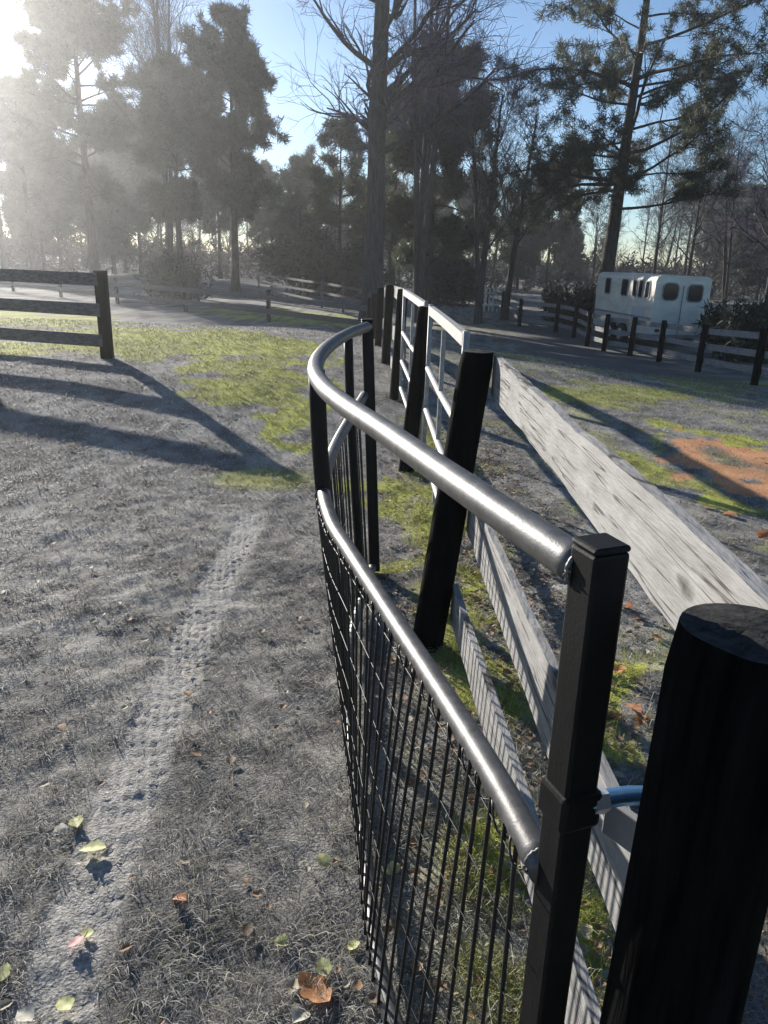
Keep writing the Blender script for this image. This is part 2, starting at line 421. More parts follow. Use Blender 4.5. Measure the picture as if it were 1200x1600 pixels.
# ------------------------------------------------------------------ fallen leaves
def leaf_mat(name, c): return mat(name, c, rough=.6, spec=.3, var=.3, scale=(60, 60, 60), transl=.35)
ML = {'orange': leaf_mat('orange_leaf', (.55, .27, .13)), 'yellow': leaf_mat('yellow_leaf', (.55, .56, .26)), 'brown': leaf_mat('brown_leaf', (.32, .19, .11)),
      'pale': leaf_mat('pale_leaf', (.62, .6, .5)), 'pink': leaf_mat('pink_leaf', (.5, .25, .25)), 'rust': leaf_mat('rust_leaf', (.45, .19, .08))}
def leaf_blade(size, lobes, rng):
    """a curled lobed leaf along +Y"""
    t = np.linspace(0, 1, 15)
    prof = np.sin(pi*t**.85)*(.30 + .13*np.abs(np.sin(t*pi*lobes)))
    prof[0] = .015; prof[-1] = .005
    V = []; cu, cv, tw = rng.uniform(.25, .7), rng.uniform(-.3, .5), rng.uniform(-.4, .4)
    for ti, p in zip(t, prof):
        for sx in (-1, -.5, 0, .5, 1):
            x = sx*p; y = ti-.5
            z = cu*abs(x)**1.3*1.1 + cv*(y*y)*.9 + tw*x*y
            V.append((x*size, y*size, z*size+.004))
    F = [(a*5+b, a*5+b+1, a*5+b+6, a*5+b+5) for a in range(14) for b in range(4)]
    return np.array(V), np.array(F)
def add_leaf(px, py, size, colr, lobes, rz, label, z=0., group=None):
    p = hit(px, py); rng = np.random.default_rng(int(px*7+py))
    V, F = leaf_blade(size, lobes, rng)
    e = empty('fallen_leaf', (p[0], p[1], gz(p[0], p[1])+float(micro(p[0], p[1]))+.007+z), rz)
    e.rotation_euler = (rng.uniform(-.35, .25), rng.uniform(-.3, .3), rz)
    tag(e, label, 'leaf', group)
    mesh_obj('leaf_blade', V, F, ML[colr], e)
    mb = MB(); mb.tubes([(0, -.5*size, .004), (0, -.62*size, .006), (.03*size, -.78*size, .012)], [.0012, .0011, .0009], 5, True)
    mb.build('leaf_stalk', ML['brown'] if colr != 'pale' else ML['pale'], e)
LG = 'leaves fallen on the lawn'
for a in [
    (488, 1552, .10, 'orange', 3, .9, 'large curled orange leaf lying on the lawn left of the gate mesh'),
    (468, 1590, .055, 'pale', 1, 2.6, 'small pale leaf just below the large curled orange leaf'),
    (505, 1518, .05, 'yellow', 2, .3, 'yellow green leaf just above the large curled orange leaf'),
    (145, 1333, .075, 'yellow', 4, 1.7, 'pale yellow leaf with pointed lobes lying on the tyre track'),
    (120, 1288, .055, 'yellow', 2, .5, 'smaller yellow leaf above the lobed one on the tyre track'),
    (95, 1302, .045, 'pale', 2, 2.1, 'whitish leaf scrap beside the yellow leaves on the tyre track'),
    (281, 1415, .045, 'rust', 2, 1.2, 'lone small orange leaf on the lawn right of the tyre track'),
    (120, 1480, .042, 'pink', 2, 2.4, 'pinkish leaf lying on the lower end of the tyre track'),
    (137, 1462, .035, 'yellow', 1, .2, 'tiny yellow leaf touching the pinkish one'),
    (505, 1352, .05, 'yellow', 2, .6, 'yellow leaf lying beside the foot of the gate mesh'),
    (440, 1480, .04, 'yellow', 2, 1.9, 'little yellow leaf alone between orange leaf and lone lawn'),
    (552, 1480, .04, 'yellow', 2, 2.9, 'yellow leaf pressed against the bottom of the gate mesh'),
    (102, 1575, .05, 'yellow', 2, .9, 'yellow leaf near the lower left corner of the lawn'),
    (8, 1527, .045, 'yellow', 2, .1, 'yellow leaf at the far left edge of the lawn'),
    (40, 1592, .05, 'pale', 1, 1.1, 'long pale leaf in the lower left corner of the lawn'),
    (612, 1365, .05, 'yellow', 2, 2.2, 'yellow leaf lying behind the gate mesh under the middle rail')]:
    add_leaf(*a, group=LG)
FG = 'leaves fallen between gate and board fence'
for a in [
    (978, 950, .075, 'rust', 3, .6, 'uppermost rusty leaf between gate end and grey board'),
    (996, 968, .07, 'orange', 3, 2.0, 'orange leaf just right of the uppermost rusty leaf'),
    (1026, 1000, .06, 'rust', 3, 1.3, 'rusty leaf tucked against the big tarred post'),
    (966, 1052, .07, 'orange', 3, 2.6, 'orange leaf against the black end bar of the gate'),
    (988, 1112, .08, 'orange', 3, .4, 'broad orange leaf above the hinge bolt'),
    (958, 1125, .06, 'rust', 2, 1.5, 'dark rusty leaf beside the broad orange leaf above the hinge'),
    (1000, 1128, .055, 'rust', 2, 2.8, 'small rusty leaf right of the broad orange leaf above the hinge'),
    (1138, 806, .11, 'orange', 3, .9, 'orange leaf in green grass beyond the grey board'),
    (1192, 838, .10, 'rust', 3, 2.2, 'rust leaf at right edge beyond the grey board'),
    (1105, 795, .08, 'brown', 3, 1.7, 'brown leaf left of the orange one beyond the grey board')]:
    add_leaf(*a, group=FG)
# fine leaf litter, uncountable
g_ = np.random.default_rng(21); n = 4800
lx = np.where(g_.random(n) < .8, g_.normal(.6, .3, n), g_.uniform(-3.0, 5, n)); ly = .6+7*g_.random(n)**1.4
LV = []; LF = []
for i in range(n):
    V, F = leaf_blade(g_.uniform(.012, .045), 2, g_); a = g_.uniform(0, 6.28); ca, sa = cos(a), sin(a)
    V = V[:, [0, 1, 2]] @ np.array([[ca, sa, 0], [-sa, ca, 0], [0, 0, 1]]); V = V + [lx[i], ly[i], gz(lx[i], ly[i])+.012]
    LV.append(V); LF.append(F+i*75)
k = g_.random(n)[:, None]; lc = np.where(k < .4, [.3, .19, .11], np.where(k < .7, [.38, .34, .25], [.2, .14, .1]))
o = mesh_obj('leaf_litter', np.vstack(LV), np.vstack(LF), M_grass, cols=np.repeat(lc, 75, axis=0))
tag(o, 'crumbled brown leaf litter scattered along the fence line', 'leaf litter', kind='stuff')

# ------------------------------------------------------------------ the bent mesh gate
def cr(P, n):
    """Catmull-Rom through P, n samples"""
    P = np.asarray(P, float); Q = np.vstack([2*P[0]-P[1], P, 2*P[-1]-P[-2]])
    d = np.concatenate([[0], np.cumsum(np.linalg.norm(np.diff(P, axis=0), axis=1))]); out = []
    for s in np.linspace(0, d[-1], n):
        i = min(np.searchsorted(d, s, 'right')-1, len(P)-2); t = (s-d[i])/(d[i+1]-d[i])
        a, b, c, e = Q[i], Q[i+1], Q[i+2], Q[i+3]
        out.append(.5*((2*b)+(c-a)*t+(2*a-5*b+4*c-e)*t*t+(3*b-a-3*c+e)*t**3))
    return np.array(out)
TOPZ = 1.28
top_px = [(905, 884), (800, 813), (700, 744), (600, 674), (540, 634), (506, 605), (493, 580), (499, 558), (518, 538), (546, 521), (575, 510)]
Ptop = np.array([at(*p, TOPZ) for p in top_px])
n_g = 90
ext_ = lambda P, d: np.vstack([P[0]+(P[0]-P[1])/np.linalg.norm(P[0]-P[1])*d, P])
Ptop = ext_(Ptop, .012)
Ctop = cr(Ptop, n_g)
mid_px = [(838, 1335, .86), (780, 1228, .86), (700, 1098, .855), (600, 945, .85), (548, 865, .85), (518, 815, .85)]
Cm_near = ext_(np.array([at(a, b, c) for a, b, c in mid_px]), .030)
Cm_far = np.array([[-.205, 2.42, .87], [-.2, 2.85, .89], [-.16, 3.3, .92], [-.116, 3.7, .95]])
Cmid = cr(np.vstack([Cm_near, Cm_far]), n_g)
Bpts = np.array([[.255, .80, .06], [.12, 1.03, .06], [.03, 1.28, .06], [-.03, 1.75, .05], [-.105, 2.35, .05], [-.12, 2.9, .05], [-.05, 3.68, .05]])
Cbot = cr(Bpts, n_g)
gate = tag(empty('field_gate', (.26, .85, 0)), 'bent dark steel field gate with round rails and wire mesh below', 'gate')
def child(o, p):
    o.parent = p; o.matrix_parent_inverse = Matrix.Translation(p.location).inverted() if not any(p.rotation_euler) else p.matrix_basis.inverted()
    return o
def rail(name, Cc, r, m=M_pipe): return child(MB().tubes(Cc, np.full(len(Cc), r), 24, True).build(name, m), gate)
rail('top_rail', Ctop, .0235); rail('middle_rail', Cmid, .022); rail('bottom_rail', Cbot, .02)
tx = (Ctop[2]-Ctop[0]); tx /= np.linalg.norm(tx)
def square_bar(name, p0, p1, w, ang, m, cap=True):
    mb = MB(); z0, z1 = np.array(p0), np.array(p1); d = z1-z0; L = np.linalg.norm(d); d /= L
    a = np.array([cos(ang), sin(ang), 0]); a -= d*(a@d); a /= np.linalg.norm(a); b = np.cross(d, a)
    mb.box((z0+z1)/2, (w, w, L), np.stack([a, b, d], 1))
    if cap: mb.box(z1+d*.004, (w+.001, w+.001, .008), np.stack([a, b, d], 1))
    return child(mb.build(name, m, smooth=False, bevel=.004), gate)
square_bar('end_bar', (.250, .775, .02), (.2335, .757, 1.312), .045, radians(112), M_bar)
square_bar('end_bar', (-.04, 3.70, .02), (-.113, 3.72, 1.305), .055, radians(95), M_bar)
ib = int(np.argmin(Ctop[:, 0]))-6
def upright(i, w, name='upright'):
    P = np.array([Cbot[i], Cmid[i]+[0, 0, -.01], Ctop[i]-[0, 0, .02]])
    return child(MB().tubes(cr(P, 14), np.full(14, w), 14, True).build(name, M_bar), gate)
upright(ib, .027); upright(int(n_g*.86), .02)
# woven mesh: verticals follow the bent panel, horizontals run along it
mb = MB(); VW = []
def panel(i, f):        # f 0 bottom .. 1 middle rail
    i0 = int(i); t = i-i0; i1 = min(i0+1, n_g-1)
    b = Cbot[i0]*(1-t)+Cbot[i1]*t; m = Cmid[i0]*(1-t)+Cmid[i1]*t
    return b+(m-b)*f
seglen = np.linalg.norm(np.diff(Cmid, axis=0), axis=1).sum()
nv = int(seglen/.048)
for q in range(1, nv):
    i = q/nv*(n_g-1)
    jx, jy = RNG.normal(0, .003, 2)
    VW.append([panel(i, f)+np.array([jx*4*f*(1-f), jy*4*f*(1-f), 0])+[(-.022), 0, 0] for f in np.linspace(0, 1, 9)])
mb.tubes(np.array(VW), np.full((len(VW), 9), .0036), 6)
HW = []
for f in np.linspace(.06, .97, 7):
    HW.append([panel(i, f)+[-.0235, 0, 0] for i in np.linspace(0, n_g-1.001, 80)])
mb.tubes(np.array(HW), np.full((len(HW), 80), .0013), 6)
child(mb.build('wire_mesh', M_wire), gate)
# lacing wire twisted round the middle rail
s = np.linspace(0, 1, 400); base = np.array([Cmid[0]+(0, 0, 0)]*1)
ii = s*(n_g*.58); pts = np.array([Cmid[int(i)]*(1-(i % 1))+Cmid[int(i)+1]*(i % 1) for i in ii])
pts[:, 0] += -.024+.004*np.sin(s*160); pts[:, 2] += -.012+.012*np.cos(s*160)
child(MB().tubes(pts, np.full(400, .0016), 5).build('lacing_wire', M_wire), gate)
def weld(P0, P1, r, name='weld_bead'):
    a = np.linspace(0, 2*pi, 41); d = (P1-P0)/np.linalg.norm(P1-P0); u = np.cross(d, [0, 0, 1]); u /= np.linalg.norm(u); v = np.cross(d, u)
    P = P0+d*.001+(np.cos(a)[:, None]*u+np.sin(a)[:, None]*v)*r*(1+.03*np.sin(a*13))[:, None]
    return child(MB().tubes(P, .0032+.0008*np.sin(a*17+1), 8).build(name, M_pipe), gate)
weld(Ptop[0]+(Ptop[1]-Ptop[0])*.05, Ptop[1], .0225); weld(Cm_near[0]+(Cm_near[1]-Cm_near[0])*.5, Cm_near[1], .021)
# hinge: collar round the end bar, J bolt into the post, nut
hz_ = .98
c0 = np.array([.238, .762, hz_])
mb = MB(); an = np.linspace(0, 2*pi, 28)
mb.box(c0+[0, 0, 0], (.056, .056, .05), np.array([[cos(radians(112)), -sin(radians(112)), 0], [sin(radians(112)), cos(radians(112)), 0], [0, 0, 1]]))
child(mb.build('hinge_collar', M_bar, smooth=False, bevel=.006), gate)
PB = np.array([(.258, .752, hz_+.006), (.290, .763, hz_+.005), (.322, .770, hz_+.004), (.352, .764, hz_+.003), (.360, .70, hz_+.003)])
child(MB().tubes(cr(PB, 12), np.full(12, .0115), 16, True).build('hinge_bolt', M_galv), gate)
nd = PB[1]-PB[0]; nd /= np.linalg.norm(nd)
child(MB().tubes([PB[0]+nd*.004, PB[0]+nd*.022], [.0165, .0165], 6, True).build('hinge_nut', M_zinc, smooth=False), gate)
mb = MB(); mb.box((.318, .765, hz_-.045), (.012, .07, .05), np.array([[.8, -.6, 0], [.6, .8, 0], [0, 0, 1]])).box((.345, .735, hz_-.05), (.05, .008, .085), np.array([[.94, .34, 0], [-.34, .94, 0], [0, 0, 1]]))
child(mb.build('hinge_strap', M_grey, smooth=False, bevel=.002), gate)

# ------------------------------------------------------------------ fences
def sawn_board(mb, a, b, w, th, up=(0, 0, 1), rough=.004, seed=0, n=None):
    """a board from a to b (ends at mid width), width w along up, thickness th"""
    g = np.random.default_rng(seed); a = np.asarray(a, float); b = np.asarray(b, float)
    L = np.linalg.norm(b-a); n = n or max(3, int(L/.06)); d = (b-a)/L
    up = np.asarray(up, float); up = up-d*(up@d); up /= np.linalg.norm(up); s = np.cross(d, up)
    t = np.linspace(0, 1, n); e1 = np.convolve(g.normal(0, rough, n+4), np.ones(5)/5, 'valid')*1.6; e2 = np.convolve(g.normal(0, rough, n+4), np.ones(5)/5, 'valid')*1.6
    V = []
    for i in range(n):
        p = a+(b-a)*t[i]+s*(.006*sin(t[i]*pi)*(1 if seed % 2 else -1))
        V += [p+up*(w/2+e1[i])+s*th/2, p+up*(w/2+e1[i])-s*th/2, p-up*(w/2+e2[i])-s*th/2, p-up*(w/2+e2[i])+s*th/2]
    F = [(i*4+q, i*4+(q+1) % 4, i*4+4+(q+1) % 4, i*4+4+q) for i in range(n-1) for q in range(4)]
    F += [(3, 2, 1, 0), (4*n-4, 4*n-3, 4*n-2, 4*n-1)]
    mb.add(V, F); return mb
def round_post(name, base, topp, r, parent, seed=0, cap=True):
    g = np.random.default_rng(seed); base = np.asarray(base, float); topp = np.asarray(topp, float)
    k = 24; sd_ = 30; t = np.linspace(0, 1, k); V = []
    lob = g.normal(0, .02, 6); ph = g.uniform(0, 6.28, 6)
    for ti in t:
        c = base+(topp-base)*ti
        rr = r*(1.03-.05*ti)*(1+.012*sin(ti*9+seed))
        if ti > .985: rr -= .006
        for q in range(sd_):
            a = q*2*pi/sd_; m = 1+sum(lob[j]*sin((j+2)*a+ph[j]+ti*1.5) for j in range(6))
            V.append(c+np.array([cos(a)*rr*m, sin(a)*rr*m, 0]))
    F = [(i*sd_+q, i*sd_+(q+1) % sd_, (i+1)*sd_+(q+1) % sd_, (i+1)*sd_+q) for i in range(k-1) for q in range(sd_)]
    mb = MB(); mb.add(V, F); o = child(mb.build(name, M_post), parent)
    if cap:
        rim = np.array(V[-sd_:]); cen = rim.mean(axis=0); W_ = [cen+[0, 0, .004]]
        for fr in (.35, .7, 1.0):
            for q in range(sd_): W_.append(cen+(rim[q]-cen)*fr+[0, 0, .004*(1-fr*fr)+g.normal(0, .0012)*(fr < .9)])
        T = [(0, 1+q, 1+(q+1) % sd_) for q in range(sd_)]
        Q = [(1+j*sd_+q, 1+(j+1)*sd_+q, 1+(j+1)*sd_+(q+1) % sd_, 1+j*sd_+(q+1) % sd_) for j in range(2) for q in range(sd_)]
        mb = MB(); mb.add2(W_, [T, Q]); c = mb.build('end_grain', M_ptop); c.parent = o; c.matrix_parent_inverse = (Matrix.Translation(parent.location)).inverted() if False else Matrix()
        c.matrix_parent_inverse = o.matrix_parent_inverse.copy() if False else Matrix()
    return o

nf_posts = [((.355, .66, -.05), (.357, .66, 1.268), .070), ((.20, 2.93, -.05), (.345, 2.99, 1.262), .067), ((.16, 5.75, -.05), (.262, 5.75, 1.26), .062),
            ((.07, 8.45, -.05), (.12, 8.5, 1.27), .062), ((-.06, 11.2, -.1), (-.03, 11.2, 1.22), .062), ((-.22, 13.9, -.2), (-.2, 13.9, 1.08), .062),
            ((-.38, 16.6, -.5), (-.36, 16.6, .85), .062), ((-.54, 19.3, -.7), (-.52, 19.3, .62), .062)]
nfence = tag(empty('board_fence', (.36, .6, 0)), 'grey weathered board fence on round tarred posts beside the open gate', 'fence')
for k, (b, t, r) in enumerate(nf_posts):
    po = round_post('post', b, t, r, nfence, seed=k+3)
    if k == 0: po['label'] = 'big black tarred post at the gate hinge'
    if k == 1: po['label'] = 'black tarred post leaning over to the right'
posts = [(np.array(b), np.array(t), r) for b, t, r in nf_posts]
ext = (np.array([.375, -1.9, 0]), np.array([.375, -1.9, 1.25]), .06); round_post('post', *ext, nfence, seed=77)
seq = [ext]+posts
heights = [(1.165, .155), (.645, .19), (.25, .17)]
for k in range(len(seq)-1):
    (b0, t0, r0), (b1, t1, r1) = seq[k], seq[k+1]
    if k in (2, 3): continue        # the pale gate leaves hang here
    for j, (h, w) in enumerate(heights):
        f0 = (h-b0[2])/1.25 if False else h/1.25; p0 = b0+(t0-b0)*f0; p1 = b1+(t1-b1)*f0
        if k > 3: p0[2] = b0[2]+(t0[2]-b0[2])*f0; p1[2] = b1[2]+(t1[2]-b1[2])*f0
        off = np.array([r0+.013, 0, 0])
        o = child(sawn_board(MB(), p0+off+[0, .003, 0], p1+off-[0, .003, 0], w*RNG.uniform(.96, 1.04), .024, seed=k*7+j, rough=.005).build('board', M_board, smooth=False), nfence)
def pale_gate(label, a, b, top, hts, z0):
    """a light tube gate with a deep top rail between plan points a and b"""
    a = np.array([*a, 0.]); b = np.array([*b, 0.]); gr = tag(empty('tube_gate', a), label, 'gate'); d = (b-a)/np.linalg.norm(b-a)
    child(sawn_board(MB(), a+[0, 0, top], b+[0, 0, top], .06, .035, rough=.001, seed=3, n=8).build('top_rail', M_pale, smooth=False), gr)
    for h in hts: child(MB().tubes([a+d*.02+[0, 0, h], (a+b)/2+[0, 0, h-.012], b-d*.02+[0, 0, h]], [.021]*3, 14).build('rail', M_pale), gr)
    for p_ in (a, b): child(MB().tubes([p_+[0, 0, z0], p_+[0, 0, top+.04]], [.016, .016], 14, True).build('upright', M_pale), gr)
    m_ = (a+b)/2
    child(MB().tubes([m_+[0, 0, z0+.02], m_+[0, 0, top-.05]], [.014, .014], 10).build('brace', M_pale), gr)
    return gr
pale_gate('pale tube gate just beyond the leaning tarred post', (.352, 3.58), (.285, 5.60), 1.245, (.83, .53, .24), .1)
pale_gate('farther pale tube gate between two dark posts down the fence line', (.262, 5.92), (.135, 8.28), 1.25, (.83, .53, .24), .1)

def simple_fence(name, label, bases, hgt, pr, hts, bw, m, mp, sides=-1, sq=False, ext_ends=(0, 0), thick=.025, group=None):
    f = tag(empty(name, bases[0]), label, 'fence', group)
    bases = [np.asarray(b, float) for b in bases]
    for i, b in enumerate(bases):
        mb = MB(); lean = RNG.normal(0, .012, 2)*hgt
        if sq: mb.box(b+[0, 0, hgt/2-.1], (pr*2, pr*2, hgt+.2))
        else: mb.tubes([b-[0, 0, .2], b+[0, 0, hgt*.5], b+[lean[0], lean[1], hgt]], [pr*1.03, pr, pr*.97], 14, True)
        child(mb.build('post', mp, smooth=not sq), f)
    for i in range(len(bases)-1):
        a, b = bases[i], bases[i+1]; d = b-a; d[2] = 0; d /= np.linalg.norm(d); nrm = np.array([-d[1], d[0], 0])*sides
        for j, h in enumerate(hts):
            child(sawn_board(MB(), a+nrm*(pr+thick/2+.002)+[0, 0, h]+d*.003, b+nrm*(pr+thick/2+.002)+[0, 0, h]-d*.003, bw, thick, seed=i*5+j, n=6, rough=.002).build('board', m, smooth=False), f)
    return f
# left paddock fence with the corner post in front
pA = hit(168, 560); pE = hit(0, 546)
dv = (pE-pA)[:2]; dv /= np.linalg.norm(dv)
Lb = []
for k in range(5):
    x, y = pA[:2]+dv*2.45*k; Lb.append((x, y, gz(x, y)))
simple_fence('paddock_fence', 'dark board fence ending at a square post in the left field', Lb, 1.03, .062, (.93, .58, .22), .15, M_fboard, M_post, sides=1, sq=True)
# the fence behind it
B1, B2 = hit(290, 487), hit(420, 503)
dv = (B2-B1)[:2]; Ls = np.linalg.norm(dv)
Lb = []
for k in range(-4, 3):
    x, y = B1[:2]+dv*k; Lb.append((x, y, gz(x, y)))
simple_fence('cross_fence', 'low dark board fence crossing the left field behind the corner post', Lb, 1.05, .075, (.8, .36), .17, M_fboard, M_post, sides=-1)
F1, F2 = np.array(atY(405, 470, 44)), np.array(atY(575, 470, 30))
Lb = []
for k in np.linspace(0, 1, 7):
    x, y = F1[:2]*(1-k)+F2[:2]*k; Lb.append((x, y, gz(x, y)))
simple_fence('rail_fence', 'distant grey rail fence in front of the hazy trees left of the big trunk', Lb, 1.2, .05, (1.05, .65, .3), .1, M_fboard, M_fboard, sides=-1)
# far board fence on the right
Rb = [hit(*p) for p in [(1290, 632), (1178, 602), (1090, 581), (1029, 565), (984, 556), (943, 549), (917, 541), (896, 527), (868, 519), (811, 510), (784, 492), (762, 486)]]
simple_fence('far_board_fence', 'dark posts and boards of the far fence in front of the white trailer', Rb, 1.13, .075, (.98, .62, .28), .14, M_board, M_post, sides=-1)

# small white slatted gate far down the lane
p = hit(766, 488)
wg = tag(empty('slatted_gate', p), 'small white slatted gate far down the lane', 'gate')
for q in range(4): child(MB().box(p+[(q-1.5)*.22, 0, .62], (.07, .04, 1.15)).build('slat', M_white, smooth=False), wg)
for z in (.35, .95): child(MB().box(p+[0, .045, z], (.85, .045, .09)).build('cross_rail', M_white, smooth=False), wg)
# tall thin pole beside the lane
p = hit(811, 512)

# ------------------------------------------------------------------ white trailer
Y0 = 25.0
c = atY(1020, 480, Y0); cz = gz(c[0], c[1])
tr = tag(empty('horse_trailer', (c[0], c[1], cz), radians(8.3)), 'white box trailer with dark windows parked beyond the far board fence', 'trailer')
TL, TWd, TH0, TH1 = 4.6, 1.88, .42, 2.32
# local frame: x to the right along the rear wall, y away along the side
mb = MB()
prof = [(0, TH0), (TWd, TH0), (TWd, TH1-.16), (TWd-.05, TH1-.05), (TWd-.18, TH1), (.18, TH1), (.05, TH1-.05), (0, TH1-.16)]
V = [(x, y, z) for y in (0, TL) for x, z in prof]; npf = len(prof)
Fq = [(i, (i+1) % npf, npf+(i+1) % npf, npf+i) for i in range(npf)]
Vc = V+[(TWd/2, 0, 1.4), (TWd/2, TL, 1.4)]
Ft = [((i+1) % npf, i, 2*npf) for i in range(npf)]+[(npf+i, npf+(i+1) % npf, 2*npf+1) for i in range(npf)]
mb.add2(Vc, [Fq, Ft]); mb.build('body', M_white, tr, smooth=False)
def rrect(w, h, r, n=5):
    P = []
    for cx, cy, a0 in ((w/2-r, h/2-r, 0), (-w/2+r, h/2-r, 90), (-w/2+r, -h/2+r, 180), (w/2-r, -h/2+r, 270)):
        for q in range(n+1): a = radians(a0+90*q/n); P.append((cx+r*cos(a), cy+r*sin(a)))
    return P
def win(face, u, z, w, h, r, name='window', m=M_glass):
    P = rrect(w, h, r); n_ = len(P)
    def pt(a, b, d): return (u+a, -d, z+b) if face == 'rear' else (-d, u+a, z+b)
    V = [pt(a, b, .0) for a, b in P]+[pt(a, b, .018) for a, b in P]+[pt(0, 0, .018)]
    Q = [(i, (i+1) % n_, n_+(i+1) % n_, n_+i) for i in range(n_)]; T = [(n_+i, n_+(i+1) % n_, 2*n_) for i in range(n_)]
    mb = MB(); mb.add2(V, [Q, T]); w_ = mb.build(name, m, tr, smooth=False)
    if m is M_glass:
        P2 = rrect(w+.07, h+.07, r+.03)
        V = [pt(a, b, .002) for a, b in P]+[pt(a, b, .026) for a, b in P]+[pt(a, b, .026) for a, b in P2]+[pt(a, b, .002) for a, b in P2]
        Q = [(k*n_+i, k*n_+(i+1) % n_, (k+1)*n_+(i+1) % n_, (k+1)*n_+i) for k in range(3) for i in range(n_)]
        mb = MB(); mb.add(V, Q); mb.build('window_frame', M_grey, w_, smooth=False)
win('rear', .52, 1.83, .50, .5, .16); win('rear', 1.36, 1.80, .48, .5, .12)
for u, w, h in ((.5, .26, .5), (.98, .26, .5), (1.42, .26, .5), (2.2, .45, .5), (3.6, .4, .5)): win('side', u, 1.86, w, h, .06)
win('side', 1.0, 1.05, .9, .5, .05, 'access_panel', mat('panel_grey', (.55, .55, .54), rough=.5, var=.1))
for x in (.25, TWd-.25): win('rear', x, .62, .16, .1, .03, 'tail_light', mat('red_lens', (.3, .02, .02), rough=.3, var=.1))
MB().box((TWd/2, -.035, 1.25), (.02, .03, 1.55)).build('door_seam', M_grey, tr, smooth=False)
MB().box((TWd/2, -.03, TH0+.03), (TWd+.05, .06, .1)).build('bumper', M_grey, tr, smooth=False)
MB().box((-.012, TL/2, .98), (.024, TL-.1, .06)).build('side_trim', M_grey, tr, smooth=False)
for y in (1.9, 2.75):
    for x in (-.04, TWd+.04):
        mb = MB(); mb.tubes([(x-.1, y, .34), (x-.09, y, .34), (x+.09, y, .34), (x+.1, y, .34)], [.29, .34, .34, .29], 24, True); wh = mb.build('tyre', M_rubber, tr)
        mb = MB(); mb.tubes([(x-.11, y, .34), (x+.11, y, .34)], [.19, .19], 20, True); mb.build('rim', M_white, wh)
mb = MB()
for x in (-.08, TWd+.08): mb.box((x, 2.32, .74), (.3, 1.75, .05)); 
mb.build('fender', M_white, tr, smooth=False)
MB().tubes([(.5, TL, .45), (TWd/2, TL+1.2, .45), (TWd-.5, TL, .45)], [.05, .05, .05], 8, True).build('hitch', M_grey, tr)
mb = MB()
for x in (.3, TWd-.3): mb.box((x, TL/2, .36), (.1, TL-.2, .12))
mb.box((TWd/2, 2.32, .34), (TWd-.3, .12, .1)); mb.build('chassis', M_grey, tr, smooth=False)

# ------------------------------------------------------------------ trees
def nrm(v): return v/(np.linalg.norm(v, axis=-1, keepdims=True)+1e-9)
def kids(P, R, m, g, t0, t1, ang, ln, rad, k, up=0., wig=.15, taper=.25, lnpow=0.):
    """m children on every parent polyline; returns (n*m,k,3), radii"""
    n, kp, _ = P.shape
    t = np.sort(g.uniform(t0, t1, (n, m)), axis=1); s = t*(kp-1); i = np.minimum(s.astype(int), kp-2); f = (s-i)[..., None]
    ar = np.arange(n)[:, None]
    pos = P[ar, i]*(1-f)+P[ar, i+1]*f; tan_ = nrm(P[ar, i+1]-P[ar, i])
    pr = (R[ar, i]*(1-f[..., 0])+R[ar, i+1]*f[..., 0])
    rnd = g.normal(size=(n, m, 3)); perp = nrm(rnd-tan_*(rnd*tan_).sum(-1, keepdims=True))
    a = g.uniform(*ang, (n, m))[..., None]
    d = nrm(tan_*np.cos(a)+perp*np.sin(a))
    plen = np.linalg.norm(np.diff(P, axis=1), axis=2).sum(1)[:, None]
    L = plen*g.uniform(*ln, (n, m))*(1-lnpow*t)
    pos = pos.reshape(-1, 3); d = d.reshape(-1, 3); L = L.reshape(-1); r0 = np.maximum(pr.reshape(-1)*rad, .004)
    out = [pos]; p = pos
    for _ in range(k-1):
        d = nrm(d+g.normal(0, wig, d.shape)+np.array([0, 0, up]))
        p = p+d*(L/(k-1))[:, None]; out.append(p)
    rr = r0[:, None]*np.linspace(1, taper, k)[None]
    return np.stack(out, 1), rr
def trunk_line(h, r, g, lean=(0, 0), k=14, wob=.012, top=.2):
    t = np.linspace(0, 1, k); w = np.cumsum(g.normal(0, wob*h/3, (k, 2)), axis=0)*.35; w[0] = 0
    P = np.stack([lean[0]*t+w[:, 0], lean[1]*t+w[:, 1], t*h-.25*(t == 0)], 1)
    R = r*(1-(1-top)*t**.9); R[0] *= 1.35
    return P[None], R[None]
def flatten(lists): return lists
